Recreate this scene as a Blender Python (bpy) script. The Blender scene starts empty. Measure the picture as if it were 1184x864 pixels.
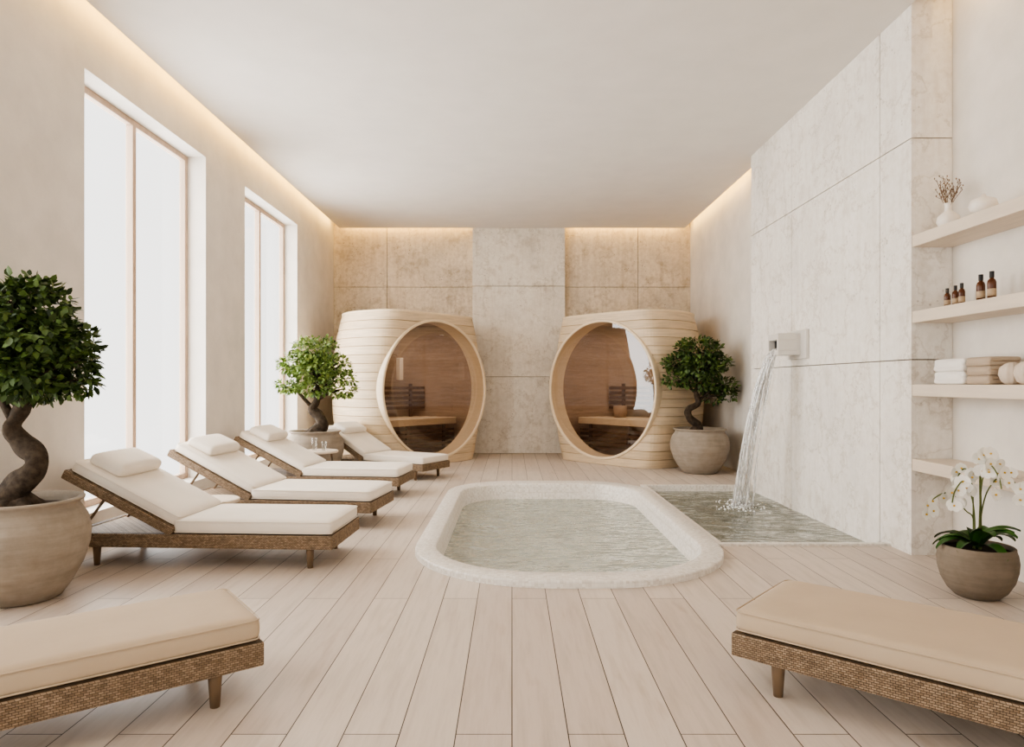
import bpy, bmesh, math, random
import numpy as np
from mathutils import Vector, Matrix, noise as mnoise
random.seed(7)
scene = bpy.context.scene
COL = scene.collection
PI = math.pi
try:
    scene.view_settings.look = 'AgX - Medium High Contrast'
    scene.view_settings.exposure = -0.36
except Exception:
    pass

# ------------------------------------------------------------------ materials
def lin(c):
    return tuple((x/12.92 if x <= 0.04045 else ((x+0.055)/1.055)**2.4) for x in c)

class NT:
    def __init__(self, name):
        self.m = bpy.data.materials.new(name); self.m.use_nodes = True
        self.t = self.m.node_tree; self.n = self.t.nodes; self.l = self.t.links
        self.b = self.n['Principled BSDF']; self.out = self.n['Material Output']
        self.tc = self.n.new('ShaderNodeTexCoord')
    def add(self, typ, **kw):
        nd = self.n.new(typ)
        for k, v in kw.items(): setattr(nd, k, v)
        return nd
    def link(self, a, b): self.l.new(a, b)
    def mapping(self, scale=(1,1,1), loc=(0,0,0), rot=(0,0,0), coord='Object'):
        mp = self.add('ShaderNodeMapping')
        mp.inputs['Scale'].default_value = scale; mp.inputs['Location'].default_value = loc
        mp.inputs['Rotation'].default_value = rot
        self.link(self.tc.outputs[coord], mp.inputs[0]); return mp.outputs[0]
    def noise(self, vec, scale, detail=4, rough=.5):
        nd = self.add('ShaderNodeTexNoise'); self.link(vec, nd.inputs['Vector'])
        nd.inputs['Scale'].default_value = scale; nd.inputs['Detail'].default_value = detail
        nd.inputs['Roughness'].default_value = rough
        return nd.outputs['Fac']
    def ramp(self, fac, stops):
        r = self.add('ShaderNodeValToRGB'); self.link(fac, r.inputs[0])
        e = r.color_ramp.elements
        while len(e) < len(stops): e.new(.5)
        for i, (p, c) in enumerate(stops):
            e[i].position = p; e[i].color = (*c, 1)
        return r.outputs[0]
    def mix(self, fac, a, b, mode='MIX'):
        nd = self.add('ShaderNodeMix', data_type='RGBA', blend_type=mode)
        for sock, v in ((nd.inputs[0], fac), (nd.inputs[6], a), (nd.inputs[7], b)):
            if isinstance(v, bpy.types.NodeSocket): self.link(v, sock)
            elif isinstance(v, tuple): sock.default_value = (*v, 1)
            else: sock.default_value = v
        return nd.outputs[2]
    def math(self, op, a, b=0.0):
        nd = self.add('ShaderNodeMath', operation=op)
        for s, v in ((nd.inputs[0], a), (nd.inputs[1], b)):
            if isinstance(v, bpy.types.NodeSocket): self.link(v, s)
            else: s.default_value = v
        return nd.outputs[0]
    def bump(self, h, strength=.3, dist=.01, normal=None):
        nd = self.add('ShaderNodeBump'); self.link(h, nd.inputs['Height'])
        nd.inputs['Strength'].default_value = strength; nd.inputs['Distance'].default_value = dist
        if normal: self.link(normal, nd.inputs['Normal'])
        return nd.outputs[0]
    def schlick(self, f0, normal=None):
        g = self.add('ShaderNodeNewGeometry')
        vm = self.add('ShaderNodeVectorMath', operation='DOT_PRODUCT')
        self.link(normal or g.outputs['Normal'], vm.inputs[0]); self.link(g.outputs['Incoming'], vm.inputs[1])
        c = self.math('MINIMUM', self.math('ABSOLUTE', vm.outputs['Value']), 1.0)
        p = self.math('POWER', self.math('SUBTRACT', 1.0, c), 5.0)
        return self.math('ADD', self.math('MULTIPLY', p, 1-f0), f0)
    def done(self, color=None, rough=.6, normal=None, spec=.4):
        if color is not None:
            if isinstance(color, tuple): self.b.inputs['Base Color'].default_value = (*color, 1)
            else: self.link(color, self.b.inputs['Base Color'])
        if isinstance(rough, bpy.types.NodeSocket): self.link(rough, self.b.inputs['Roughness'])
        else: self.b.inputs['Roughness'].default_value = rough
        if normal: self.link(normal, self.b.inputs['Normal'])
        self.b.inputs['Specular IOR Level'].default_value = spec
        return self.m

def m_plaster(name, c, amt=.05, bump=.12):
    t = NT(name); v = t.mapping()
    f = t.noise(v, 2.5, 6, .6)
    c2 = tuple(x*(1-amt*2.2) for x in c); c3 = tuple(min(1, x*(1+amt)) for x in c)
    col = t.ramp(f, [(.3, c2), (.7, c3)])
    n2 = t.noise(v, 25, 5, .6)
    return t.done(col, .85, t.bump(n2, bump, .01), .2)

def m_stone(name, c, dark=.8, spots=.5, cloud=.35):
    t = NT(name); v = t.mapping()
    f = t.noise(v, 1.1, 8, .6)
    base = t.ramp(f, [(.3, tuple(x*dark for x in c)), (.5, c), (.72, tuple(min(1, x*1.06) for x in c))])
    f2 = t.noise(v, 18, 6, .7)
    base = t.mix(cloud, base, t.ramp(f2, [(.35, (.74,.71,.66)), (.6, (1,1,1))]), 'MULTIPLY')
    f3 = t.noise(v, 3.6, 8, .68)
    base = t.mix(cloud, base, t.ramp(f3, [(.36, (.66,.61,.54)), (.46, (1,1,1)), (.7, (1.0,1.0,1.0))]), 'MULTIPLY')
    st = t.noise(t.mapping((6, 6, .7)), 2.2, 6, .6)
    base = t.mix(cloud*.7, base, t.ramp(st, [(.38, (.78,.74,.69)), (.52, (1,1,1))]), 'MULTIPLY')
    vo = t.add('ShaderNodeTexVoronoi'); t.link(v, vo.inputs['Vector']); vo.inputs['Scale'].default_value = 21
    sp = t.ramp(vo.outputs['Distance'], [(.10, (.40,.36,.31)), (.24, (1,1,1))])
    msk = t.ramp(t.noise(v, 3.7, 5, .6), [(.54, (0,0,0)), (.62, (1,1,1))])
    spm = t.mix(msk, (1,1,1), sp)
    base = t.mix(spots, base, spm, 'MULTIPLY')
    vn = t.noise(v, 1.7, 8, .6)
    vein = t.ramp(vn, [(.485, (1,1,1)), (.5, (.62,.57,.50)), (.515, (1,1,1))])
    base = t.mix(.45, base, vein, 'MULTIPLY')
    return t.done(base, .6, t.bump(f2, .15, .005), .3)

def m_floor():
    t = NT('floor_planks')
    sep = t.add('ShaderNodeSeparateXYZ'); t.link(t.tc.outputs['Object'], sep.inputs[0])
    cmb = t.add('ShaderNodeCombineXYZ'); t.link(sep.outputs['Y'], cmb.inputs['X']); t.link(sep.outputs['X'], cmb.inputs['Y'])
    br = t.add('ShaderNodeTexBrick'); t.link(cmb.outputs[0], br.inputs['Vector'])
    br.offset = .37; br.offset_frequency = 2; br.squash = 1.0
    br.inputs['Scale'].default_value = 1; br.inputs['Brick Width'].default_value = 2.4
    br.inputs['Row Height'].default_value = .2; br.inputs['Mortar Size'].default_value = .0023
    br.inputs['Mortar Smooth'].default_value = .15; br.inputs['Bias'].default_value = 0
    br.inputs['Color1'].default_value = (*lin((.775,.72,.67)), 1)
    br.inputs['Color2'].default_value = (*lin((.83,.782,.73)), 1)
    br.inputs['Mortar'].default_value = (*lin((.26,.215,.18)), 1)
    v = t.mapping((9, .7, 1))
    g = t.noise(v, 2.2, 9, .65)
    gc = t.ramp(g, [(.3, (.80,.78,.755)), (.55, (1,1,1)), (.75, (.90,.88,.86))])
    v2 = t.mapping((3, .6, 1)); kn = t.noise(v2, 3.3, 3, .5)
    kc = t.ramp(kn, [(.62, (1,1,1)), (.75, (.82,.76,.70))])
    col = t.mix(.9, br.outputs['Color'], gc, 'MULTIPLY'); col = t.mix(.7, col, kc, 'MULTIPLY')
    h = t.math('MULTIPLY', br.outputs['Fac'], -1.0)
    nb = t.bump(h, .6, .004)
    nb = t.bump(g, .08, .004, nb)
    r = t.math('ADD', t.math('MULTIPLY', g, .25), .34)
    return t.done(col, r, nb, .4)

def m_wood(name, c, axis='x', slat=None, rough=.55, var=.1):
    t = NT(name)
    sc = {'x': (.8, 9, 9), 'y': (9, .8, 9), 'z': (9, 9, .8)}[axis]
    if slat: sc = (1.2, 1.2, 14)
    g = t.noise(t.mapping(sc), 2.5, 7, .62)
    col = t.ramp(g, [(.3, tuple(x*(1-var*1.8) for x in c)), (.6, c), (.8, tuple(min(1, x*(1+var*.5)) for x in c))])
    if slat:
        sep = t.add('ShaderNodeSeparateXYZ'); t.link(t.tc.outputs['Object'], sep.inputs[0])
        q = t.math('MULTIPLY', sep.outputs['Z'], 1/slat)
        fl = t.math('FLOOR', q)
        wn = t.add('ShaderNodeTexWhiteNoise', noise_dimensions='1D'); t.link(fl, wn.inputs['W'])
        s = t.ramp(wn.outputs['Value'], [(0, (.86,.83,.78)), (1, (1,1,1))])
        col = t.mix(1.0, col, s, 'MULTIPLY')
    return t.done(col, rough, t.bump(g, .08, .005), .4)

def m_wicker(name, c1, c2):
    t = NT(name)
    sep = t.add('ShaderNodeSeparateXYZ'); t.link(t.tc.outputs['Object'], sep.inputs[0])
    u = t.math('ADD', sep.outputs['X'], sep.outputs['Y'])
    cmb = t.add('ShaderNodeCombineXYZ'); t.link(u, cmb.inputs['X']); t.link(sep.outputs['Z'], cmb.inputs['Y'])
    br = t.add('ShaderNodeTexBrick'); t.link(cmb.outputs[0], br.inputs['Vector'])
    br.offset = .5; br.inputs['Scale'].default_value = 1
    br.inputs['Brick Width'].default_value = .017; br.inputs['Row Height'].default_value = .0085
    br.inputs['Mortar Size'].default_value = .0014; br.inputs['Mortar Smooth'].default_value = .9
    br.inputs['Color1'].default_value = (*c1, 1); br.inputs['Color2'].default_value = (*c2, 1)
    br.inputs['Mortar'].default_value = (*tuple(x*.32 for x in c1), 1)
    n = t.noise(t.mapping((1,1,1)), 30, 3)
    col = t.mix(.6, br.outputs['Color'], t.ramp(n, [(.3, (.55,.55,.55)), (.7, (1.0,1.0,1.0))]), 'MULTIPLY')
    return t.done(col, .65, t.bump(t.math('MULTIPLY', br.outputs['Fac'], -1), .8, .005), .25)

def m_fabric(name, c):
    t = NT(name); v = t.mapping()
    n = t.noise(v, 420, 2); n2 = t.noise(v, 5, 3)
    col = t.ramp(n2, [(.3, tuple(x*.93 for x in c)), (.7, c)])
    nb = t.bump(n2, .25, .02); nb = t.bump(n, .15, .001, nb)
    m = t.done(col, .9, nb, .15)
    t.b.inputs['Sheen Weight'].default_value = .08
    return m

def m_simple(name, c, rough=.5, var=.06, scale=6, bump=.05, metal=0, spec=.4):
    t = NT(name); v = t.mapping(); n = t.noise(v, scale, 5, .6)
    col = t.ramp(n, [(.3, tuple(x*(1-var*1.5) for x in c)), (.7, tuple(min(1, x*(1+var)) for x in c))])
    t.b.inputs['Metallic'].default_value = metal
    return t.done(col, rough, t.bump(n, bump, .005), spec)

def m_pot(name, c):
    t = NT(name)
    s = t.noise(t.mapping((1.2, 1.2, 14)), 2.0, 6, .6)
    n = t.noise(t.mapping(), 9, 6, .65)
    col = t.ramp(s, [(.3, tuple(x*.84 for x in c)), (.65, tuple(min(1, x*1.06) for x in c))])
    col = t.mix(.6, col, t.ramp(n, [(.32, (.70,.68,.65)), (.6, (1,1,1))]), 'MULTIPLY')
    return t.done(col, .85, t.bump(s, .25, .006, t.bump(n, .2, .004)), .25)

def m_mosaic(name):
    t = NT(name); v = t.mapping((1,1,1), (.0065, .0065, .0))
    vo = t.add('ShaderNodeTexVoronoi', distance='CHEBYCHEV'); t.link(v, vo.inputs['Vector'])
    vo.inputs['Scale'].default_value = 52; vo.inputs['Randomness'].default_value = .0
    sp = t.add('ShaderNodeSeparateColor'); t.link(vo.outputs['Color'], sp.inputs[0])
    col = t.ramp(sp.outputs[0], [(0, lin((.82,.79,.75))), (.35, lin((.87,.845,.81))), (1, lin((.92,.90,.87)))])
    e = t.ramp(vo.outputs['Distance'], [(.43, (1,1,1)), (.48, (.86,.83,.80))])
    col = t.mix(.7, col, e, 'MULTIPLY')
    return t.done(col, .4, None, .45)

def m_water(name, tint, body, bodyamt, scale, strength, dist, f0=.035):
    t = NT(name)
    n = t.noise(t.mapping((.8, 1.5, 1)), scale, 2, .45)
    n2 = t.noise(t.mapping((1, 1.5, 1)), scale*2.6, 2, .5)
    h = t.math('ADD', n, t.math('MULTIPLY', n2, .22))
    nb = t.bump(h, strength, dist)
    tr = t.add('ShaderNodeBsdfTransparent'); tr.inputs[0].default_value = (*tint, 1)
    df = t.add('ShaderNodeBsdfDiffuse'); df.inputs[0].default_value = (*body, 1); t.link(nb, df.inputs['Normal'])
    gl = t.add('ShaderNodeBsdfGlossy'); gl.inputs['Roughness'].default_value = .05; t.link(nb, gl.inputs['Normal'])
    gl.inputs[0].default_value = (.95,.97,.95,1)
    m1 = t.add('ShaderNodeMixShader'); m1.inputs[0].default_value = bodyamt
    t.link(tr.outputs[0], m1.inputs[1]); t.link(df.outputs[0], m1.inputs[2])
    m2 = t.add('ShaderNodeMixShader'); t.link(t.schlick(f0, nb), m2.inputs[0])
    t.link(m1.outputs[0], m2.inputs[1]); t.link(gl.outputs[0], m2.inputs[2])
    t.link(m2.outputs[0], t.out.inputs[0]); return t.m

def m_glass(name, tint, f0=.05, rough=.0):
    t = NT(name)
    tr = t.add('ShaderNodeBsdfTransparent'); tr.inputs[0].default_value = (*tint, 1)
    gl = t.add('ShaderNodeBsdfGlossy'); gl.inputs['Roughness'].default_value = rough
    m2 = t.add('ShaderNodeMixShader'); t.link(t.schlick(f0), m2.inputs[0])
    t.link(tr.outputs[0], m2.inputs[1]); t.link(gl.outputs[0], m2.inputs[2])
    t.link(m2.outputs[0], t.out.inputs[0]); return t.m

def m_stream():
    t = NT('falling_water')
    n = t.noise(t.mapping((10, 10, 1.2)), 6, 4)
    tr = t.add('ShaderNodeBsdfTransparent'); tr.inputs[0].default_value = (.97,.97,.96,1)
    gl = t.add('ShaderNodeBsdfGlossy'); gl.inputs['Roughness'].default_value = .08
    df = t.add('ShaderNodeBsdfDiffuse'); df.inputs[0].default_value = (.97,.96,.94,1)
    a = t.add('ShaderNodeMixShader'); t.link(t.ramp(n, [(.4, (.08,.08,.08)), (.6, (.85,.85,.85))]), a.inputs[0])
    t.link(tr.outputs[0], a.inputs[1]); t.link(df.outputs[0], a.inputs[2])
    b = t.add('ShaderNodeMixShader'); b.inputs[0].default_value = .2
    t.link(a.outputs[0], b.inputs[1]); t.link(gl.outputs[0], b.inputs[2])
    t.link(b.outputs[0], t.out.inputs[0]); return t.m

def m_leaf(name, c1, c2):
    t = NT(name)
    g = t.add('ShaderNodeNewGeometry')
    col = t.ramp(g.outputs['Random Per Island'], [(0, c1), (.6, c2), (1, tuple(min(1, x*1.6) for x in c2))])
    n = t.noise(t.mapping(), 4, 2)
    col = t.mix(.5, col, t.ramp(n, [(.3, (.6,.6,.55)), (.7, (1,1,1))]), 'MULTIPLY')
    return t.done(col, .45, None, .35)

M = {}
M['plaster'] = m_plaster('wall_plaster', lin((.895,.868,.832)))
M['ceil'] = m_plaster('ceiling_plaster', lin((.90,.876,.85)), .02, .04)
M['stone_back'] = m_stone('stone_back', lin((.88,.83,.755)), .80, .9, .6)
M['stone_pier'] = m_stone('stone_pier', lin((.915,.885,.835)), .86, .7, .45)
M['stone_feat'] = m_stone('stone_feature', lin((.95,.93,.90)), .90, .6, .34)
M['grout'] = m_simple('joint_backing', lin((.55,.50,.45)), .9)  # darker backing that shows through the open slab joints
M['floor'] = m_floor()
M['frame'] = m_wood('window_wood', lin((.80,.70,.61)), 'z')
M['shelf'] = m_wood('shelf_oak', lin((.87,.81,.735)), 'y', None, .5, .06)
SL = 2.30/18
M['barrel'] = m_wood('sauna_pine', lin((.885,.80,.68)), 'x', SL, .5, .12)
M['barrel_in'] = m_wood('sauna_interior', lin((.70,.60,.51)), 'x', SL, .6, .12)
M['barrel_dark'] = m_wood('sauna_dark_slats', lin((.40,.31,.25)), 'y', None, .6, .1)
M['ring'] = m_wood('sauna_ring', lin((.91,.83,.71)), 'x', None, .45, .04)
M['groove'] = m_simple('sauna_groove', lin((.76,.66,.54)), .9)
M['wicker'] = m_wicker('rattan', lin((.54,.455,.365)), lin((.68,.59,.49)))
M['leg'] = m_wood('leg_wood', lin((.48,.40,.315)), 'z')
M['cush'] = m_fabric('cushion_cream', lin((.925,.885,.83)))
M['cush2'] = m_fabric('cushion_beige', lin((.755,.68,.585)))
M['pot'] = m_pot('stoneware', lin((.63,.585,.53)))
M['pot_d'] = m_pot('stoneware_dark', lin((.52,.475,.42)))
M['soil'] = m_simple('soil', lin((.20,.15,.11)), 1, .3, 40, .8)
M['bark'] = m_simple('bark', lin((.28,.24,.20)), .95, .4, 22, 1.0, 0, .2)
M['leaf_d'] = m_leaf('leaf_dark', lin((.15,.22,.10)), lin((.32,.40,.20)))
M['leaf_l'] = m_leaf('leaf_light', lin((.28,.39,.17)), lin((.53,.61,.34)))
M['orleaf'] = m_leaf('orchid_leaf', lin((.14,.25,.10)), lin((.23,.39,.15)))
M['petal'] = m_simple('orchid_petal', lin((.97,.96,.93)), .6, .02)
M['yellow'] = m_simple('orchid_centre', lin((.85,.70,.30)), .6)
M['stem'] = m_simple('orchid_stem', lin((.38,.42,.22)), .6)
M['white'] = m_simple('white_ceramic', lin((.93,.90,.86)), .35, .02)
M['spout'] = m_simple('spout_white', lin((.85,.83,.80)), .3, .02)
M['dark'] = m_simple('dark_slot', lin((.18,.17,.16)), .4)
M['mosaic'] = m_mosaic('pool_mosaic')
M['amber'] = m_simple('amber_bottle', lin((.34,.19,.10)), .15, .05)
M['cap'] = m_simple('bottle_cap', lin((.12,.10,.09)), .4)
M['label'] = m_simple('bottle_label', lin((.72,.63,.52)), .8)
M['jar'] = m_simple('jar_ceramic', lin((.84,.78,.71)), .7)
M['towel'] = m_fabric('towel_white', lin((.95,.93,.90)))
M['towel2'] = m_fabric('towel_taupe', lin((.72,.65,.57)))
M['twig'] = m_simple('dried_twig', lin((.50,.42,.35)), .9)
M['glass'] = m_glass('sauna_glass', (.68,.62,.57), .11)
M['wglass'] = m_glass('window_glass', (.99,.99,.99), .03)
M['cup'] = m_glass('cup_glass', (.93,.93,.92), .08)
M['water'] = m_water('pool_water', (.84,.87,.84), lin((.83,.84,.805)), .38, 3.4, 1.0, .26, .04)
M['water2'] = m_water('basin_water', (.58,.60,.57), lin((.64,.645,.60)), .35, 4.2, 1.0, .10, .06)
M['stream'] = m_stream()
M['foam'] = m_simple('foam', (.95,.95,.94), .3, .02)

# ------------------------------------------------------------------ geometry helpers
def obj(name, verts, faces, mat, smooth=False, parent=None, loc=None, rot=None):
    me = bpy.data.meshes.new(name)
    me.from_pydata([tuple(v) for v in verts], [], faces); me.update()
    bm = bmesh.new(); bm.from_mesh(me)
    bmesh.ops.recalc_face_normals(bm, faces=bm.faces); bm.to_mesh(me); bm.free()
    if smooth: me.polygons.foreach_set('use_smooth', [True]*len(me.polygons))
    mats = mat if isinstance(mat, (list, tuple)) else [mat]
    for m in mats: me.materials.append(m)
    o = bpy.data.objects.new(name, me); COL.objects.link(o)
    if parent: o.parent = parent
    if loc: o.location = loc
    if rot: o.rotation_euler = rot
    return o

def empty(name, loc=(0,0,0), rz=0, scale=1):
    o = bpy.data.objects.new(name, None); COL.objects.link(o)
    o.location = loc; o.rotation_euler = (0,0,rz); o.scale = (scale,)*3; o.empty_display_size = .1
    return o

def box_vf(b, off=0):
    x0,x1,y0,y1,z0,z1 = b
    v = [(x0,y0,z0),(x1,y0,z0),(x1,y1,z0),(x0,y1,z0),(x0,y0,z1),(x1,y0,z1),(x1,y1,z1),(x0,y1,z1)]
    f = [(0,3,2,1),(4,5,6,7),(0,1,5,4),(1,2,6,5),(2,3,7,6),(3,0,4,7)]
    return v, [tuple(i+off for i in q) for q in f]

def boxes(name, bl, mat, bevel=0, parent=None, loc=None, rot=None):
    V, F = [], []
    for b in bl:
        v, f = box_vf(b, len(V)); V += v; F += f
    o = obj(name, V, F, mat, False, parent, loc, rot)
    if bevel:
        md = o.modifiers.new('b', 'BEVEL'); md.width = bevel; md.segments = 2; md.limit_method = 'ANGLE'
    return o

def revolve_vf(profile, seg=48, off=0):
    V, F = [], []
    rings = []
    for r, z in profile:
        if r < 1e-5:
            rings.append([len(V)+off]); V.append((0,0,z))
        else:
            rings.append([len(V)+off+i for i in range(seg)])
            V += [(r*math.cos(2*PI*i/seg), r*math.sin(2*PI*i/seg), z) for i in range(seg)]
    for a, b in zip(rings, rings[1:]):
        for i in range(seg):
            j = (i+1) % seg
            if len(a) == 1 and len(b) == 1: continue
            if len(a) == 1: F.append((a[0], b[i], b[j]))
            elif len(b) == 1: F.append((a[i], a[j], b[0]))
            else: F.append((a[i], a[j], b[j], b[i]))
    return V, F

def revolve(name, profile, mat, seg=48, parent=None, loc=None, rot=None, smooth=True):
    V, F = revolve_vf(profile, seg)
    o = obj(name, V, F, mat, smooth, parent, loc, rot)
    return o

def tube_vf(pts, radii, seg=10, off=0, cap=True, wob=0):
    V, F = [], []
    pts = [Vector(p) for p in pts]
    up = Vector((0.13, 1, 0.07)).normalized()
    for k, p in enumerate(pts):
        d = (pts[min(k+1, len(pts)-1)] - pts[max(k-1, 0)]).normalized()
        a = d.cross(up)
        if a.length < .05: a = d.cross(Vector((1,0,0)))
        a.normalize(); b = d.cross(a).normalized()
        for i in range(seg):
            th = 2*PI*i/seg
            r = radii[k]*(1 + (wob*mnoise.noise(Vector((p.x*9+math.cos(th)*1.2, p.z*9, math.sin(th)*1.2))) if wob else 0))
            V.append(tuple(p + a*math.cos(th)*r + b*math.sin(th)*r))
    n = len(pts)
    for k in range(n-1):
        for i in range(seg):
            j = (i+1) % seg
            F.append((off+k*seg+i, off+k*seg+j, off+(k+1)*seg+j, off+(k+1)*seg+i))
    if cap:
        F.append(tuple(off+i for i in range(seg))[::-1]); F.append(tuple(off+(n-1)*seg+i for i in range(seg)))
    return V, F

def smooth_path(pts, n=6):
    P = [Vector(p) for p in pts]; out = []
    for i in range(len(P)-1):
        p0 = P[max(i-1,0)]; p1 = P[i]; p2 = P[i+1]; p3 = P[min(i+2, len(P)-1)]
        for k in range(n):
            t = k/n
            out.append(.5*((2*p1)+(p2-p0)*t+(2*p0-5*p1+4*p2-p3)*t*t+(3*p1-p0-3*p2+p3)*t**3))
    out.append(P[-1]); return out
def lerp_list(r, n=6):
    out = []
    for i in range(len(r)-1):
        for k in range(n): out.append(r[i]+(r[i+1]-r[i])*k/n)
    out.append(r[-1]); return out

def tubes(name, specs, mat, seg=10, parent=None, wob=0, loc=None):
    V, F = [], []
    for pts, rad in specs:
        v, f = tube_vf(pts, rad, seg, len(V), True, wob); V += v; F += f
    return obj(name, V, F, mat, True, parent, loc)

def apply_mods(o):
    dg = bpy.context.evaluated_depsgraph_get()
    ev = o.evaluated_get(dg); me = bpy.data.meshes.new_from_object(ev)
    o.modifiers.clear(); o.data = me

def boolean(o, cutter, op='DIFFERENCE'):
    md = o.modifiers.new('bool', 'BOOLEAN'); md.operation = op; md.solver = 'EXACT'; md.object = cutter
    bpy.context.view_layer.update(); apply_mods(o)
    bpy.data.objects.remove(cutter, do_unlink=True)

def cushion_vf(L, W, H, r, bulge=.012, n=14, pinch=0):
    V, F = [], []
    idx = {}
    def vid(i, j, k):
        key = (i, j, k)
        if key in idx: return idx[key]
        s = [2*i/n-1, 2*j/n-1, 2*k/4-1]
        s = [math.copysign(abs(s[0])**.6, s[0]), math.copysign(abs(s[1])**.7, s[1]), s[2]]
        p = Vector((s[0]*L/2, s[1]*W/2, s[2]*H/2))
        q = Vector((max(-L/2+r, min(L/2-r, p.x)), max(-W/2+r, min(W/2-r, p.y)), max(-H/2+min(r,H/2*.9), min(H/2-min(r,H/2*.9), p.z))))
        d = p-q
        if d.length > 1e-6:
            m = max(abs(d.x), abs(d.y), abs(d.z)); p = q + d.normalized()*m
        p.z += bulge*s[2]*(1-s[0]**4)*(1-s[1]**4)
        idx[key] = len(V); V.append(tuple(p)); return idx[key]
    for i in range(n):
        for j in range(n):
            for k in (0, 4):
                F.append((vid(i,j,k), vid(i+1,j,k), vid(i+1,j+1,k), vid(i,j+1,k)))
    for i in range(n):
        for k in range(4):
            for j in (0, n):
                F.append((vid(i,j,k), vid(i+1,j,k), vid(i+1,j,k+1), vid(i,j,k+1)))
                F.append((vid(j,i,k), vid(j,i+1,k), vid(j,i+1,k+1), vid(j,i,k+1)))
    return V, F

def cushion(name, L, W, H, r, mat, parent, loc, rot=None, bulge=.012, piping=True):
    V, F = cushion_vf(L, W, H, r, bulge)
    if piping:
        for zz in (H/2-r*.42, -H/2+r*.42):
            pts = []
            a, b, rr = L/2-.002, W/2-.002, r*1.1
            for cx, cy, a0 in ((a-rr, b-rr, 0), (-a+rr, b-rr, 90), (-a+rr, -b+rr, 180), (a-rr, -b+rr, 270)):
                for k in range(5):
                    th = math.radians(a0+k*22.5); pts.append((cx+rr*math.cos(th), cy+rr*math.sin(th), zz))
            pts.append(pts[0])
            v, f = tube_vf(pts, [.004]*len(pts), 6, len(V), False); V += v; F += f
    o = obj(name, V, F, mat, True, parent, loc, rot)
    md = o.modifiers.new('s', 'SUBSURF'); md.levels = 1; md.render_levels = 1
    return o

# ------------------------------------------------------------------ room shell
XL, XR, YB, YF, ZC = -3.2, 3.2, 12.1, -2.6, 4.0
ZT = 4.22
WT = .26
wins = [(-1.0, 1.0), (2.02, 4.02), (5.05, 7.05), (8.08, 10.05)]  # first two lie out of view, added for extra daylight
WZ0, WZ1 = .26, 3.61
bl = []
prev = YF
for a, b in wins:
    bl.append((XL-WT, XL, prev, a, 0, ZT)); bl.append((XL-WT, XL, a, b, 0, WZ0)); bl.append((XL-WT, XL, a, b, WZ1, ZT)); prev = b
bl.append((XL-WT, XL, prev, YB+.2, 0, ZT))
wl = boxes('wall_left', bl, M['plaster'])
bm = bmesh.new(); bm.from_mesh(wl.data); bmesh.ops.remove_doubles(bm, verts=bm.verts, dist=1e-4); bm.to_mesh(wl.data); bm.free()
boxes('wall_right', [(XR, XR+.2, YF, YB+.2, 0, ZT)], M['plaster'])
boxes('wall_front', [(XL-WT, -2.0, YF-.2, YF, 0, ZT), (2.0, XR+.2, YF-.2, YF, 0, ZT), (-2.0, 2.0, YF-.2, YF, 3.3, ZT), (-2.0, 2.0, YF-.2, YF, 0, .3)], M['plaster'])
wb = empty('wall_back')
boxes('backing', [(XL-.2, XR+.2, YB+.03, YB+.25, 0, ZT)], M['grout'], parent=wb)
G = .004
sl = []
xs = [XL, -2.24, -.70]; xs2 = [.945, 2.26, XR]; zs = [0, 1.36, 2.97, ZT]
for xx in (xs, xs2):
    for i in range(len(xx)-1):
        for k in range(3):
            sl.append((xx[i]+G, xx[i+1]-G, YB, YB+.035, zs[k]+G, zs[k+1]-G))
boxes('slabs', sl, M['stone_back'], .002, wb)
sl = [(-.70, .94, YB-.13, YB+.035, zs[k]+G, min(zs[k+1], ZC+.06)-G) for k in range(3)]
boxes('pier_slabs', sl, M['stone_pier'], .003, wb)
FX, FY0, FY1 = 2.9, 4.9, 8.18
wf = empty('wall_feature')
boxes('core', [(FX+.03, XR-.001, FY0+.03, FY1-.03, 0, ZC+.05)], M['grout'], parent=wf)
sl = []
ys = [FY0, 5.32, 7.0, FY1]; zs = [-.25, 1.42, 3.03, ZC+.05]
for i in range(3):
    for k in range(3):
        sl.append((FX, FX+.03, ys[i]+(G if i else 0), ys[i+1]-G*(i < 2), zs[k]+G, zs[k+1]-G))
for k in range(3):
    sl.append((FX+.0302, XR-.002, FY0, FY0+.03, zs[k]+G, zs[k+1]-G))
    sl.append((FX+.0302, XR-.002, FY1-.03, FY1, zs[k]+G, zs[k+1]-G))
boxes('slabs', sl, M['stone_feat'], .0015, wf)

ce = empty('ceiling')
CI = .14
boxes('lowered_slab', [(XL+CI, FX-.001, YF+CI, YB-CI, ZC, ZC+.09), (FX-.001, XR-CI, YF+CI, FY0-.12, ZC, ZC+.09), (FX-.001, XR-CI, FY1+.02, YB-CI, ZC, ZC+.09)], M['ceil'], parent=ce)
boxes('upper_slab', [(XL-WT, XR+.2, YF-.2, YB+.25, ZT, ZT+.12)], M['ceil'], parent=ce)

def rrect(x0, x1, y0, y1, rn, rf, n=14, ns=8):
    pts = []
    def arc(cx, cy, r, a0):
        for k in range(n+1):
            th = math.radians(a0+90*k/n); pts.append((cx+r*math.cos(th), cy+r*math.sin(th)))
    def seg(a, b):
        for k in range(1, ns): pts.append((a[0]+(b[0]-a[0])*k/ns, a[1]+(b[1]-a[1])*k/ns))
    arc(x1-rf, y1-rf, rf, 0); seg((x1-rf, y1), (x0+rf, y1))
    arc(x0+rf, y1-rf, rf, 90); seg((x0, y1-rf), (x0, y0+rn))
    arc(x0+rn, y0+rn, rn, 180); seg((x0+rn, y0), (x1-rn, y0))
    arc(x1-rn, y0+rn, rn, 270); seg((x1, y0+rn), (x1, y1-rf))
    return pts
PO = (-.72, 1.55, 4.10, 8.34, .98, .78)
PIn = (-.565, 1.395, 4.31, 8.06, .78, .60)
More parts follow.
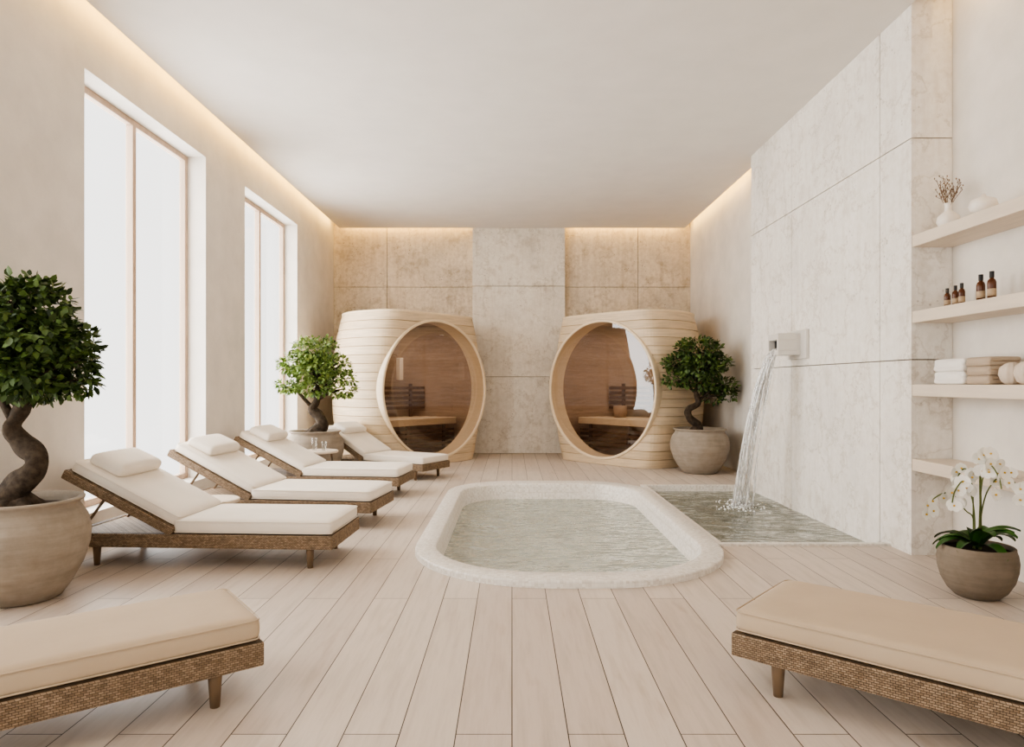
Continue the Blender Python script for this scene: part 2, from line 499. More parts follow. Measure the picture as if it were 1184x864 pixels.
BX0, BX1, BY0, BY1 = 1.60, FX, 5.16, 8.18
def prism(name, pts, z0, z1):
    n = len(pts)
    V = [(x, y, z0) for x, y in pts]+[(x, y, z1) for x, y in pts]
    F = [tuple(range(n))[::-1], tuple(range(n, 2*n))]+[(i, (i+1) % n, n+(i+1) % n, n+i) for i in range(n)]
    return obj(name, V, F, M['floor'])
fl = boxes('floor', [(XL-WT, XR+.2, YF-.2, YB+.25, -.2, 0)], M['floor'])
ins = .02
boolean(fl, prism('cut', rrect(PO[0]+ins, PO[1]-ins, PO[2]+ins, PO[3]-ins, PO[4]-ins, PO[5]-ins), -.5, .5))
boolean(fl, prism('cut', [(BX0-.03, BY0+.01), (BX1+.02, BY0+.01), (BX1+.02, BY1-.01), (BX0-.03, BY1-.01)], -.5, .5))

pool = empty('plunge_pool')
o_ = rrect(*PO); i_ = rrect(*PIn)
RT = .045
def blend(t): return [(a[0]+(b[0]-a[0])*t, a[1]+(b[1]-a[1])*t) for a, b in zip(o_, i_)]
prof = [(0.0, -.2), (0.0, RT-.010), (.02, RT-.003), (.06, RT), (.5, RT), (.94, RT), (.985, RT-.004), (1.015, RT-.018), (1.12, -.14), (1.35, -.5), (1.45, -.62)]
V, F = [], []; n = len(o_)
for t, z in prof: V += [(x, y, z) for x, y in blend(t)]
for k in range(len(prof)-1):
    for i in range(n):
        j = (i+1) % n; F.append((k*n+i, k*n+j, (k+1)*n+j, (k+1)*n+i))
F.append(tuple((len(prof)-1)*n+i for i in range(n)))
obj('rim_and_basin', V, F, M['mosaic'], True, pool)
w = blend(1.115)
obj('water_surface', [(x, y, -.132) for x, y in w], [tuple(range(len(w)))], M['water'], False, pool)

ba = empty('waterfall_basin')
cw = .055
boxes('coping', [(BX0-.045, FX-.002, BY0-.0, BY0+cw, -.2, .02), (BX0-.045, FX-.002, BY1-cw, BY1, -.2, .02), (BX0-.045, BX0+.02, BY0+cw, BY1-cw, -.2, .02)], M['mosaic'], .004, ba)
boxes('tank', [(BX0-.04, FX-.001, BY0, BY1, -.62, -.58), (BX0-.04, BX0+.02, BY0, BY1, -.58, -.2), (BX0+.02, FX-.001, BY0, BY0+cw, -.58, -.2), (BX0+.02, FX-.001, BY1-cw, BY1, -.58, -.2), (FX-.02, FX-.001, BY0+cw, BY1-cw, -.58, -.065)], M['mosaic'], 0, ba)
V, F = [], []
nx, ny = 60, 130
IMP = (2.40, 7.08)
for i in range(nx+1):
    for j in range(ny+1):
        x = BX0+.02+(FX-BX0-.022)*i/nx; y = BY0+cw+(BY1-BY0-2*cw)*j/ny
        d = math.hypot(x-IMP[0], y-IMP[1])
        w_ = mnoise.noise(Vector((x*2.2, y*2.2, 3)))
        z = -.055+.012*math.cos(d*28+w_*5)*math.exp(-d*2.6)*(1+.6*w_)
        V.append((x, y, z))
for i in range(nx):
    for j in range(ny): F.append((i*(ny+1)+j, (i+1)*(ny+1)+j, (i+1)*(ny+1)+j+1, i*(ny+1)+j+1))
obj('water_surface', V, F, M['water2'], True, ba)

# ------------------------------------------------------------------ windows
for k, (a, b) in enumerate(wins):
    wn = empty('window_%d' % (k+1))
    X0, X1 = XL-WT+.01, XL-WT+.07; f = .055
    m = (a+b)/2
    boxes('frame', [(X0, X1, a, a+f, WZ0, WZ1), (X0, X1, b-f, b, WZ0, WZ1), (X0, X1, a+f, b-f, WZ1-f, WZ1), (X0, X1, a+f, b-f, WZ0, WZ0+f), (X0, X1+.006, m-.028, m+.028, WZ0+f, WZ1-f)], M['frame'], .004, wn)
    V, F = [], []
    for y0, y1 in ((a+f, m-.028), (m+.028, b-f)):
        q = len(V); V += [(X0+.02, y0, WZ0+f), (X0+.02, y1, WZ0+f), (X0+.02, y1, WZ1-f), (X0+.02, y0, WZ1-f)]; F.append((q, q+1, q+2, q+3))
    obj('pane', V, F, M['wglass'], False, wn)
wn = empty('window_5')  # unseen rear window, added to let in soft frontal fill
boxes('frame', [(-2, -1.94, YF-.15, YF-.09, .3, 3.3), (1.94, 2, YF-.15, YF-.09, .3, 3.3), (-.03, .03, YF-.15, YF-.09, .36, 3.24), (-1.94, 1.94, YF-.15, YF-.09, .3, .36), (-1.94, 1.94, YF-.15, YF-.09, 3.24, 3.3)], M['frame'], .004, wn)

# ------------------------------------------------------------------ lights
def area(name, loc, rot, sx, sy, power, color=(1,1,1)):
    L = bpy.data.lights.new(name, 'AREA'); L.shape = 'RECTANGLE'; L.size = sx; L.size_y = sy; L.energy = power; L.color = color
    o = bpy.data.objects.new(name, L); COL.objects.link(o); o.location = loc; o.rotation_euler = rot; return o
for k, (a, b) in enumerate(wins):
    s1, s2 = 3.9, 3.0
    WR = 6.0 if k < 2 else 17.5  # the added, unseen pair is kept dimmer
    area('daylight_window_%d' % (k+1), (XL-WT-.35, (a+b)/2, 1.95), (0, -PI/2, 0), s1, s2, WR*PI*s1*s2*.5, (1, .995, .98))
area('daylight_window_5', (0, YF-.5, 1.8), (PI/2, 0, 0), 4.2, 3.2, 1.0*PI*13, (1, .98, .95))  # fill light added behind the camera, through the unseen rear opening
warm = (1.0, .62, .17)
def cove(name, loc, rot, ln, p): area(name, loc, rot, .03, ln, p*ln, warm)
zc = ZC+.115
dn = PI/2-.45
cove('cove_light_left', (XL+CI-.012, (YF+YB)/2, zc), (0, dn, 0), YB-YF-.4, 5.4)
cove('cove_light_right', (XR-CI+.012, (FY1+YB)/2, zc), (0, -dn, 0), YB-FY1-.3, 5.4)
cove('cove_light_niche', (XR-CI+.012, (YF+FY0)/2, zc), (0, -dn, 0), FY0-YF-.4, 5.4)
for i, (x0, x1) in enumerate(((XL+.2, -.75), (1.0, XR-.2))):
    o = area('cove_light_back', ((x0+x1)/2, YB-CI+.012, zc), (dn, 0, 0), x1-x0, .03, 5.4*(x1-x0), warm)

wd = bpy.data.worlds.new('world'); scene.world = wd; wd.use_nodes = True
wd.node_tree.nodes['Background'].inputs[0].default_value = (1, .98, .95, 1)
wd.node_tree.nodes['Background'].inputs[1].default_value = 3.0

# ------------------------------------------------------------------ sauna barrels
def sauna(loc, rz):
    root = empty('barrel_sauna', loc, rz)
    H = 2.30; c = .67; NS = 18; seg = 160; PW = 13
    def R(z):
        u = (z-H/2)/(H/2); return 1.20-.155*abs(u)**2.2
    def sec(a, cc):
        out = []
        for i in range(seg):
            th = 2*PI*i/seg; ct = math.cos(th)
            r = a
            if ct > .05: r = (a**-PW+(cc/ct)**-PW)**(-1/PW)
            out.append((r*ct, r*math.sin(th)))
        return out
    def loft(name, rings, mat, smooth):
        V, F = [], []
        for pts, z in rings: V += [(x, y, z) for x, y in pts]
        for k in range(len(rings)-1):
            for i in range(seg):
                j = (i+1) % seg; F.append((k*seg+i, k*seg+j, (k+1)*seg+j, (k+1)*seg+i))
        F.append(tuple(range(seg))[::-1]); F.append(tuple((len(rings)-1)*seg+i for i in range(seg)))
        return obj(name, V, F, mat, smooth)
    rings = []
    g = .0045; dp = .012
    for s in range(NS):
        z0 = H*s/NS; z1 = H*(s+1)/NS
        rings.append((sec(R(z0)-dp, c-dp), z0))
        rings.append((sec(R(z0+g), c), z0+g)); rings.append((sec(R((z0+z1)/2), c), (z0+z1)/2)); rings.append((sec(R(z1-g), c), z1-g))
    rings.append((sec(R(H)-.012, c-.012), H))
    body = loft('slatted_shell', rings, M['barrel'], False)
    inner = loft('cut', [(sec(R(z)-.06, c-.06), z) for z in [.06+ (H-.12)*k/12 for k in range(13)]], M['barrel'], False)
    boolean(body, inner)
    V, F = revolve_vf([(0, .2), (1.045, .2), (1.045, 1.6), (0, 1.6)], 96)
    V = [(z, x, y+H/2) for x, y, z in V]
    boolean(body, obj('cut', V, F, M['barrel']))
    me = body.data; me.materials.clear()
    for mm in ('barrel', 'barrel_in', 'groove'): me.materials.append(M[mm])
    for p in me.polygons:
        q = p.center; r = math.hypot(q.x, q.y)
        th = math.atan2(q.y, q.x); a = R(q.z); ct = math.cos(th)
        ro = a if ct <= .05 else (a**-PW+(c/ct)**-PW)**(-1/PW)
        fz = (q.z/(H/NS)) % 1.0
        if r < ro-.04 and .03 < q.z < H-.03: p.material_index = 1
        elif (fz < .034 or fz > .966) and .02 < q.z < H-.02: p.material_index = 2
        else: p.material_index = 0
    body.parent = root
    lid = loft('lid', [([(x*1.008, y*1.008) for x, y in sec(R(H), c)], H-.004), ([(x*1.008, y*1.008) for x, y in sec(R(H), c)], H+.02), ([(x*.99, y*.99) for x, y in sec(R(H), c)], H+.03)], M['ring'], False); lid.parent = root
    V, F = revolve_vf([(1.038, .38), (1.052, .38), (1.074, .58), (1.08, c), (1.072, c+.014), (1.046, c+.014), (1.038, c+.008), (1.038, .38)], 128)
    V = [(z, x, y+H/2) for x, y, z in V]; ob = obj('porthole_ring', V, F, M['ring'], True, root)
    e = ob.modifiers.new('e', 'EDGE_SPLIT'); e.split_angle = math.radians(35)
    N = 96
    V = [(c-.012, 1.038*math.cos(2*PI*i/N), H/2+1.038*math.sin(2*PI*i/N)) for i in range(N)]
    obj('glass_pane', V, [tuple(range(N))], M['glass'], False, root)
    bw = [.66, .78, .88, .96, 1.0, 1.02]
    boxes('bench', [(-.88+k*.15, -.76+k*.15, -bw[k], bw[k], .62, .665) for k in range(6)] + [(-.02, .03, -1.02, 1.02, .56, .665)], M['ring'], .006, root)
    boxes('bench_skirt', [(-.03, 0.0, -1.0, 1.0, .14+.075*k, .185+.075*k) for k in range(5)] + [(-.06, -.03, y-.03, y+.03, .07, .56) for y in (-.8, 0, .8)], M['barrel_dark'], .004, root)
    boxes('backrest_slats', [(-.66, -.62, -.88, .88, .80+.085*k, .85+.085*k) for k in range(5)] + [(-.69, -.66, y-.03, y+.03, .665, 1.24) for y in (-.6, 0, .6)], M['barrel_dark'], .004, root)
    boxes('wall_lantern', [(-.70, -.60, .30, .38, 1.30, 1.68)], M['shelf'], .01, root)
    revolve('water_pail', [(0, 0), (.10, 0), (.12, .2), (.11, .2), (.095, .02), (0, .02)], M['barrel_in'], 28, root, (-.40, -.45, .666))
    L = bpy.data.lights.new('sauna_fill', 'AREA'); L.shape = 'DISK'; L.size = .8; L.energy = 24; L.color = (1, .90, .78)  # added fill under the lid, no fixture, brightens the interior
    lo = bpy.data.objects.new('sauna_fill', L); COL.objects.link(lo); lo.parent = root; lo.location = (-.1, 0, 2.22)
    return root
sauna((-1.65, 10.84, 0), math.radians(-41))
sauna((1.84, 10.84, 0), math.radians(-138))

# ------------------------------------------------------------------ loungers
def lounger(loc, rz, cm, scale=1.0, ang=27, Wd=.66):
    root = empty('lounge_chair', loc, rz, scale)
    L = 1.86; w = Wd/2
    z0, z1 = .135, .230
    boxes('rattan_frame', [(-L, 0, -w, -w+.045, z0, z1), (-L, 0, w-.045, w, z0, z1), (-.045, 0, -w+.045, w-.045, z0, z1), (-L, -L+.045, -w+.045, w-.045, z0, z1), (-L+.045, -.045, -w+.045, w-.045, z1-.03, z1-.005)], M['wicker'], .008, root)
    specs = []
    for x in (-.17, -L+.2):
        for y in (-w+.06, w-.06):
            specs.append(([(x, y, z0+.004), (x, y, z0-.02), (x, y, .0)], [.027, .026, .018]))
    tubes('legs', specs, M['leg'], 14, root)
    hx = -1.10
    cushion('seat_cushion', 1.10, Wd-.02, .10, .032, cm, root, (-.555, 0, z1+.048), None, .005)
    a = math.radians(ang)
    BL = .86
    bt = empty('backrest'); bt.parent = root; bt.location = (hx, 0, z1+.01); bt.rotation_euler = (0, a, 0)
    boxes('back_panel', [(-BL, 0, -w, -w+.045, -.03, .035), (-BL, 0, w-.045, w, -.03, .035), (-BL, -BL+.045, -w+.045, w-.045, -.03, .035), (-BL+.045, 0, -w+.045, w-.045, -.012, .012)], M['wicker'], .008, bt)
    cushion('back_cushion', BL-.02, Wd-.04, .085, .032, cm, bt, (-BL/2+.01, 0, .076), None, .006)
    cushion('head_pillow', .27, Wd-.16, .085, .042, cm, bt, (-BL+.20, 0, .155), (0, -.05, 0), .016, False)
    px = hx-.55*math.cos(a); pz = z1+.02+.55*math.sin(a)
    tubes('prop_struts', [([(px, y, pz-.02), (px-.22, y, z0+.05)], [.010, .010]) for y in (-w+.07, w-.07)], M['leg'], 8, root)
    return root
rd = math.radians
lounger((-1.18, 4.82, 0), rd(-3), M['cush'])
lounger((-1.16, 6.08, 0), rd(-7), M['cush'])
lounger((-1.18, 7.58, 0), rd(-6), M['cush'])
lounger((-0.98, 8.80, 0), rd(-29), M['cush'], .92)
def fore(corner, dirv, side, w):
    a = math.atan2(dirv[1], dirv[0]); perp = Vector((-math.sin(a), math.cos(a)))
    p = Vector(corner) + perp*side*w
    return (p.x, p.y, 0), a
l5, a5 = fore((-.975, 2.66), (.79, .61), 1, .27)
lounger(l5, a5, M['cush2'], 1, 28, .54)
l6, a6 = fore((.895, 2.76), (-.75, .66), -1, .31)
lounger(l6, a6, M['cush2'], 1, 28, .62)

# ------------------------------------------------------------------ side tables
def table(loc, r, h):
    root = empty('side_table', loc)
    revolve('top', [(0, h-.03), (r-.01, h-.03), (r, h-.022), (r, h-.006), (r-.008, h), (0, h)], M['shelf'], 48, root, smooth=False)
    tubes('legs', [([(r*.62*math.cos(t), r*.62*math.sin(t), h-.028), (r*.82*math.cos(t), r*.82*math.sin(t), 0)], [.014, .009]) for t in (.5, .5+2*PI/3, .5+4*PI/3)], M['leg'], 10, root)
    return root
table((-2.46, 5.54, 0), .21, .30)
TX, TY = -2.37, 8.33
table((TX, TY, 0), .22, .42)
for dx, dy, r, h in ((-.07, .0, .034, .15), (.06, -.03, .032, .11)):
    revolve('drinking_glass', [(0, 0), (r*.8, 0), (r, h), (r-.003, h), (r*.8-.003, .008), (0, .008)], M['cup'], 24, None, (TX+dx, TY+dy, .421))

# ------------------------------------------------------------------ plants
def leaf_mesh(name, clumps, count, size, mat, parent, seed, clip=None):
    rng = np.random.default_rng(seed)
    V, F = [], []
    vol = np.array([c[3]*c[4]*c[5] for c in clumps])**.75; pr = vol/vol.sum()
    which = rng.choice(len(clumps), count, p=pr)
    for k in which:
        cx, cy, cz, rx, ry, rz = clumps[k]
        d = rng.normal(size=3); d /= np.linalg.norm(d)
        rr = 1.12-.60*rng.random()**1.3
        p = np.array((cx+d[0]*rx*rr, cy+d[1]*ry*rr, cz+d[2]*rz*rr))
        if mnoise.noise(Vector((p[0]*7+seed*5, p[1]*7, p[2]*8))) < -.16: continue
        if clip and not clip(p): continue
        outw = d*.9+rng.normal(size=3)*.6+np.array((0, 0, -.05)); outw /= np.linalg.norm(outw)
        upv = d*.35+np.array((0, 0, 1.0))+rng.normal(size=3)*.4
        s = np.cross(outw, upv); s /= (np.linalg.norm(s)+1e-6)
        nn = np.cross(s, outw)
        L = size*(.65+.7*rng.random()); W = L*.30
        b = len(V)
        V += [p, p+outw*L*.35+s*W, p+outw*L*.35-s*W, p+outw*L*.72+s*W*.75-nn*L*.06, p+outw*L*.72-s*W*.75-nn*L*.06, p+outw*L-nn*L*.14, p+outw*L*.36-nn*L*.07, p+outw*L*.72-nn*L*.12]
        F += [(b, b+1, b+6), (b, b+6, b+2), (b+1, b+3, b+7, b+6), (b+2, b+6, b+7, b+4), (b+3, b+5, b+7), (b+4, b+7, b+5)]
    me = bpy.data.meshes.new(name); me.from_pydata([tuple(v) for v in V], [], F); me.materials.append(mat)
    me.polygons.foreach_set('use_smooth', [True]*len(me.polygons)); me.update()
    o = bpy.data.objects.new(name, me); COL.objects.link(o); o.parent = parent; return o

def bonsai(loc, pr, ph, trunk, trad, clumps, count, lsize, lm, pm, seed, clip=None, potprof=None):
    root = empty('potted_bonsai_tree', loc)
    pp = potprof or [(0, 0), (.52, 0), (.58, .02), (.72, .14), (.88, .32), (.98, .52), (1.0, .66), (.95, .80), (.86, .89), (.82, .93), (.84, .955), (.90, .975), (.905, .995), (.88, 1.0), (.80, .995), (.77, .96), (.76, .90)]
    revolve('pot', [(r*pr, z*ph) for r, z in pp], pm, 64, root)
    revolve('soil', [(.80*pr, .90*ph), (.5*pr, .925*ph), (0, .94*ph)], M['soil'], 32, root)
    tp = smooth_path(trunk); tr = lerp_list(trad)
    specs = [(tp, tr)]
    b0 = Vector(trunk[0])
    for t in range(5):
        a = t*1.3+.4
        specs.append((smooth_path([b0+Vector((0, 0, .10)), b0+Vector((math.cos(a)*trad[0]*1.0, math.sin(a)*trad[0]*1.0, .03)), b0+Vector((math.cos(a)*trad[0]*1.9, math.sin(a)*trad[0]*1.9, -.02))], 4), lerp_list([trad[0]*.45, trad[0]*.35, .008], 4)))
    for c in clumps:
        cc = Vector(c[:3])
        k = min(len(tp)-1, max(len(tp)*3//5, min(range(len(tp)), key=lambda i: (tp[i]-(cc-Vector((0, 0, .18)))).length)))
        s = tp[k]; mid = (s+cc)/2+Vector((random.uniform(-.03, .03), random.uniform(-.03, .03), .02))
        specs.append((smooth_path([s, mid, cc], 4), lerp_list([tr[k]*.55, tr[k]*.35+.003, .006], 4)))
        for q in range(4):
            e = cc+Vector((random.uniform(-.8, .8)*c[3], random.uniform(-.8, .8)*c[4], random.uniform(-.3, .7)*c[5]))
            specs.append(([mid, (mid+e)/2+Vector((0, 0, .015)), e], [.008, .006, .003]))
    tubes('trunk', specs, M['bark'], 12, root, .35)
    leaf_mesh('foliage', clumps, count, lsize, lm, root, seed, clip)
    return root
P1 = (-2.845, 3.92, 0)
cl = [(0, 0, 1.66, .23, .24, .19), (.12, -.06, 1.52, .22, .22, .16), (-.14, .02, 1.50, .20, .24, .17), (.05, .14, 1.48, .24, .22, .17),
      (.21, .02, 1.36, .16, .17, .12), (-.08, -.16, 1.36, .22, .2, .13), (.12, -.14, 1.30, .17, .16, .11), (.0, .06, 1.24, .24, .22, .09), (-.2, -.02, 1.28, .13, .18, .10), (.02, 0, 1.78, .14, .15, .08), (.28, .02, 1.26, .12, .12, .08), (.33, .0, 1.38, .08, .10, .07)]
bonsai(P1, .345, .58, [(-.02, 0, .50), (-.06, -.01, .59), (.01, -.02, .68), (.085, -.02, .75), (.07, 0, .83), (-.02, .01, .91), (-.06, 0, 1.0), (.0, 0, 1.12), (.02, 0, 1.25)],
       [.105, .085, .075, .068, .06, .055, .05, .04, .03], cl, 8500, .052, M['leaf_d'], M['pot'], 1, lambda p: p[0]+P1[0] > XL+.04)
cl2 = [(0, 0, 1.70, .28, .26, .15), (-.24, 0, 1.50, .23, .24, .13), (.24, -.05, 1.48, .22, .24, .12), (.02, -.15, 1.42, .24, .22, .14), (.0, .15, 1.42, .24, .22, .14), (-.30, -.05, 1.22, .18, .2, .09), (.34, 0, 1.16, .18, .2, .09), (.02, -.05, 1.18, .20, .2, .09), (.40, 0, 1.32, .14, .16, .08), (-.02, 0, 1.55, .2, .2, .1)]
P2 = (-2.62, 8.98, 0)
bonsai(P2, .375, .62, [(0, 0, .54), (.06, 0, .64), (.10, -.02, .72), (.04, 0, .82), (-.04, 0, .90), (.02, 0, 1.02), (.03, 0, 1.2)], [.12, .095, .08, .065, .055, .045, .03], cl2, 6000, .055, M['leaf_l'], M['pot'], 2, lambda p: p[0]+P2[0] > XL+.03)
P3 = (2.62, 9.42, 0)
cl3 = [(-.02, 0, 1.72, .28, .28, .15), (-.26, 0, 1.52, .23, .24, .13), (.20, -.02, 1.54, .22, .24, .13), (-.02, -.15, 1.46, .26, .24, .14), (.0, .15, 1.46, .26, .22, .14), (-.32, -.02, 1.28, .18, .2, .10), (.32, 0, 1.22, .18, .2, .11), (.06, -.05, 1.24, .22, .2, .09), (.18, 0, 1.06, .14, .14, .08), (.38, 0, 1.10, .12, .14, .08)]
bonsai(P3, .405, .62, [(-.06, 0, .54), (-.02, 0, .64), (-.14, 0, .76), (-.15, 0, .88), (-.02, 0, .97), (-.05, 0, 1.10), (-.02, 0, 1.25)], [.085, .06, .05, .044, .04, .036, .022], cl3, 6000, .055, M['leaf_d'], M['pot'], 3, lambda p: p[0]+P3[0] < XR-.03)

# ------------------------------------------------------------------ orchid
OX, OY = 2.73, 3.96
orc = empty('potted_orchid', (OX, OY, 0))
pr_, ph_ = .205, .30
revolve('pot', [(r*pr_, z*ph_) for r, z in [(0, 0), (.50, 0), (.56, .02), (.74, .14), (.90, .34), (.98, .55), (1.0, .72), (.97, .86), (.93, .94), (.93, .985), (.90, 1.0), (.85, .99), (.83, .92)]], M['pot_d'], 56, orc)
revolve('soil', [(.86*pr_, .90*ph_), (0, .93*ph_)], M['soil'], 32, orc)
V, F = [], []
rng = random.Random(4)
for k in range(17):
    a = k*2.399+.3; L = rng.uniform(.20, .28); wd_ = rng.uniform(.030, .044)
    steep = rng.uniform(.3, 1.15)
    b = len(V); N = 10
    x, zz, el = 0.01, .28, steep+.35
    for i in range(N+1):
        t = i/N
        ww = wd_*math.sin(PI*min(1, .12+.86*t))**.6
        for s in (-1, 0, 1):
            V.append((math.cos(a)*x-math.sin(a)*ww*s, math.sin(a)*x+math.cos(a)*ww*s, zz+.012*abs(s)))
        x += L/N*math.cos(el); zz += L/N*math.sin(el); el -= .19
    for i in range(N):
        for s in (0, 1): F.append((b+i*3+s, b+i*3+s+1, b+(i+1)*3+s+1, b+(i+1)*3+s))
lv = obj('leaves', [(min(x, XR-OX-.03), y, z) for x, y, z in V], F, M['orleaf'], True, orc)
sp = []
flowers = []
for a, reach, top in ((2.9, .24, .60), (2.2, .10, .74), (-.5, .08, .84), (-1.35, .08, .86), (-1.1, .22, .72), (3.5, .18, .68), (-1.6, .18, .78)):
    dx, dy = math.cos(a), math.sin(a)
    pts = smooth_path([(0.02*dx, .02*dy, .27), (.02*dx, .02*dy, .45), (.25*reach*dx, .25*reach*dy, top-.1), (.6*reach*dx, .6*reach*dy, top), (reach*dx, reach*dy, top-.05), (reach*1.15*dx, reach*1.15*dy, top-.12)], 6)
    sp.append((pts, [.004]*len(pts)))
    for q in range(7):
        p = pts[len(pts)-1-int(q*2.6)]
        p = p+Vector((rng.uniform(-.03, .03), rng.uniform(-.03, .01), rng.uniform(-.035, .03)))
        p.x = min(p.x, FX-OX-.05)
        flowers.append(p)
tubes('stems', sp, M['stem'], 7, orc)
V, F, V2, F2 = [], [], [], []
for p in flowers:
    nrm = Vector((rng.uniform(-.7, .5), -1, rng.uniform(-.2, .5))).normalized()
    u = nrm.cross(Vector((0, 0, 1))).normalized(); v = u.cross(nrm).normalized(); tw = rng.uniform(-.3, .3)
    R0 = rng.uniform(.034, .044)
    for k, (an, wm, lm_) in enumerate([(90, .40, 1), (18, .62, 1), (162, .62, 1), (234, .38, .95), (306, .38, .95)]):
        th = math.radians(an)+tw; d = u*math.cos(th)+v*math.sin(th); s = u*-math.sin(th)+v*math.cos(th)
        b = len(V)
        V.append(p)
        for t, ww in ((.3, .6), (.6, 1.0), (.85, .8)):
            for sg in (-1, 1): V.append(p+d*R0*lm_*t+s*sg*R0*wm*ww+nrm*.006*t)
        V.append(p+d*R0*lm_+nrm*.004)
        F += [(b, b+1, b+2), (b+1, b+3, b+4, b+2), (b+3, b+5, b+6, b+4), (b+5, b+7, b+6)]
    vv, ff = revolve_vf([(0, -.006), (.006, -.002), (.006, .004), (0, .009)], 8, len(V2))
    q = nrm.to_track_quat('Z', 'Y')
    V2 += [tuple(p+nrm*.004+q @ Vector(x)) for x in vv]; F2 += ff
obj('petals', V, F, M['petal'], True, orc); obj('flower_centres', V2, F2, M['yellow'], True, orc)

# ------------------------------------------------------------------ shelves + objects
for z in (2.32, 1.77, 1.24, .70):
    boxes('wall_shelf', [(FX+.005, XR-.002, 2.7, FY0-.002, z-.085, z)], M['shelf'], .004)
S1, S2, S3 = 2.321, 1.771, 1.241
vz = empty('vase_with_twigs', (3.04, 4.70, S1))
revolve('vase', [(0, 0), (.035, 0), (.06, .02), (.073, .055), (.066, .09), (.036, .115), (.022, .13), (.022, .165), (.03, .18), (.024, .18), (.016, .165), (.016, .13), (0, .12)], M['white'], 40, vz)
sp = []
for k in range(11):
    a = rng.uniform(0, 6.28); r = rng.uniform(.03, .12); h = rng.uniform(.26, .40)
    e = Vector((math.cos(a)*r, math.sin(a)*r, h)); b = Vector((0, 0, .13))
    pts = smooth_path([b, b.lerp(e, .5)+Vector((0, rng.uniform(-.015, .015), .01)), e], 4); sp.append((pts, [.0022]*len(pts)))
    for q in range(5):
        s = pts[3+q]; ee = s+Vector((rng.uniform(-.04, .04), rng.uniform(-.04, .04), rng.uniform(.02, .05))); sp.append(([s, ee], [.0016, .0012]))
        sp.append(([ee, ee+Vector((0, 0, .006)), ee+Vector((0, 0, .013))], [.003, .005, .001]))
tubes('twigs', sp, M['twig'], 5, vz)
revolve('round_ceramic_jar', [(0, 0), (.04, 0), (.068, .02), (.08, .055), (.07, .088), (.035, .105), (.02, .108), (.014, .125), (.006, .13), (0, .13)], M['white'], 40, None, (2.99, 4.28, S1))
def bottle(x, y, r, h):
    b = empty('amber_bottle', (x, y, S2))
    revolve('glass_body', [(0, 0), (r, 0), (r, h*.62), (r*.85, h*.70), (r*.45, h*.76), (r*.45, h*.82), (0, h*.82)], M['amber'], 28, b)
    revolve('cap', [(r*.5, h*.78), (r*.55, h*.78), (r*.55, h), (0, h)], M['cap'], 20, b, smooth=False)
    revolve('label', [(r*1.01, h*.15), (r*1.02, h*.15), (r*1.02, h*.40), (r*1.01, h*.40)], M['label'], 28, b)
for x, y, r, h in ((3.02, 4.68, .020, .135), (3.03, 4.61, .020, .145), (3.02, 4.53, .020, .15), (3.03, 4.36, .025, .18), (3.03, 4.26, .025, .185)):
    bottle(x, y, r, h)
def towels(name, y0, y1, x0, x1, nl, th, mat):
    root = empty(name, (0, 0, S3))
    for k in range(nl):
        for hh in (0, 1):
            cushion('fold', x1-x0-.01*(hh), y1-y0-rng.uniform(0, .015), th*.52, th*.24, mat, root, ((x0+x1)/2, (y0+y1)/2+rng.uniform(-.006, .006), th*(k+.26+.48*hh)), None, .002, False)
        cushion('fold_edge', .05, y1-y0-.012, th*.96, th*.46, mat, root, (x0+.02, (y0+y1)/2, th*(k+.5)), None, .0, False)
towels('white_towel_stack', 4.405, 4.72, 2.94, 3.15, 2, .086, M['towel'])
towels('taupe_towel_stack', 4.17, 4.395, 2.95, 3.16, 3, .058, M['towel2'])
for y, s in ((4.075, 1), (3.945, 1.05)):
    V, F = revolve_vf([(.0, 0), (.03, 0), (.052, .02), (.066, .06), (.060, .10), (.035, .125), (.012, .135), (0, .13)], 48)
    V = [((x*(1+.05*math.cos(12*math.atan2(y_, x+1e-9))))*s, (y_*(1+.05*math.cos(12*math.atan2(y_, x+1e-9))))*s, z*s) for x, y_, z in V]
    obj('ribbed_jar', V, F, M['jar'], True, None, (3.02, y, S3))

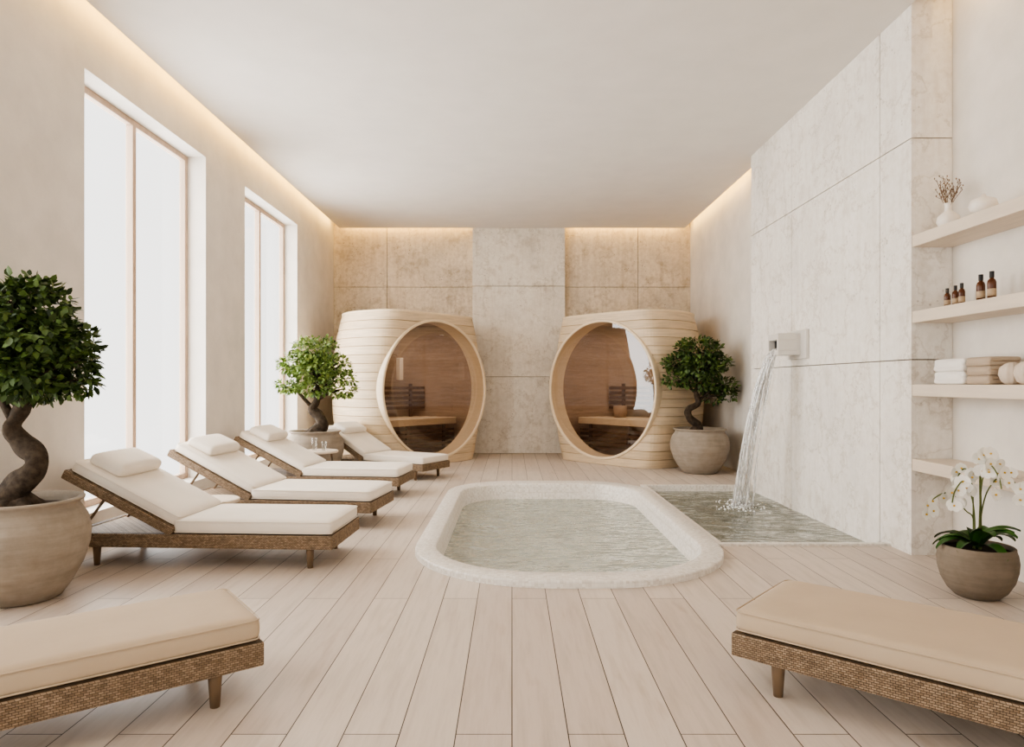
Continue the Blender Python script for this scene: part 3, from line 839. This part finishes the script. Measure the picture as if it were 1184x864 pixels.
# ------------------------------------------------------------------ water spout
sp_ = empty('waterfall_spout', (0, 0, 0))
boxes('wall_plate', [(FX-.035, FX, 6.58, 7.02, 1.49, 1.78)], M['spout'], .006, sp_)
boxes('spout_block', [(2.64, FX-.03, 6.70, 6.96, 1.53, 1.575), (2.64, FX-.03, 6.70, 6.96, 1.68, 1.745), (2.64, FX-.03, 6.70, 6.725, 1.575, 1.68), (2.64, FX-.03, 6.935, 6.96, 1.575, 1.68), (2.72, FX-.03, 6.725, 6.935, 1.575, 1.68)], M['spout'], .003, sp_)
boxes('slot', [(2.70, 2.72, 6.726, 6.934, 1.60, 1.679)], M['dark'], 0, sp_)
specs = []
for k in range(34):
    f = k/33; y0 = 6.75+.16*f
    pts, rad = [], []
    yb = IMP[1]-.09+.18*f+rng.uniform(-.03, .03); sx = rng.uniform(-.10, .10); ph = rng.uniform(0, 6)
    tend = rng.choice([1, 1, 1, .8, .6]); r0 = rng.uniform(.005, .010)
    for i in range(30):
        t = i/29*tend
        x = 2.70-.30*t**.9+sx*t**.7+.006*math.sin(ph*2+t*13); z = 1.595-1.65*t**1.9
        y = y0+(6.83-y0)*.35*math.sin(PI*min(1, t*1.3))+(yb-y0)*t**1.6+.008*math.sin(ph+t*16)
        pts.append((x, y, z)); rad.append(max(.001, (r0+.004*math.sin(ph+t*19)*t)*(1 if i < 25 or tend == 1 else (29-i)/5)))
    specs.append((pts, rad))
wf_ = empty('waterfall', (0, 0, 0))
tubes('stream', specs, M['stream'], 8, wf_, .5)
V, F = [], []
for k in range(420):
    if rng.random() < .75:
        a = rng.uniform(0, 2*PI); r = abs(rng.gauss(0, .13)); s = rng.uniform(.004, .012)
        z = -.05+(rng.uniform(0, .16)*math.exp(-r*6) if rng.random() < .4 else 0)
        cx, cy = IMP[0]+math.cos(a)*r, IMP[1]+math.sin(a)*r
    else:
        t = rng.uniform(.3, .98); s = rng.uniform(.002, .005)
        cx = 2.70-.30*t+rng.uniform(-.12, .12)*t; z = 1.595-1.65*t**1.9; cy = 6.84+.24*t**1.6+rng.uniform(-.1, .1)
    vv, ff = revolve_vf([(0, -s), (s*.8, -s*.5), (s, 0), (s*.8, s*.5), (0, s)], 8, len(V))
    V += [(x+cx, y+cy, zz+z) for x, y, zz in vv]; F += ff
obj('splash_drops', V, F, M['foam'], True, wf_)

# ------------------------------------------------------------------ camera
cd = bpy.data.cameras.new('camera'); cam = bpy.data.objects.new('camera', cd); COL.objects.link(cam)
cam.location = (0, 0, 1.25); cam.rotation_euler = (PI/2, 0, 0)
cd.sensor_width = 36; cd.lens = 780/1184*36; cd.shift_y = 11/1184; cd.clip_start = .05
scene.camera = cam
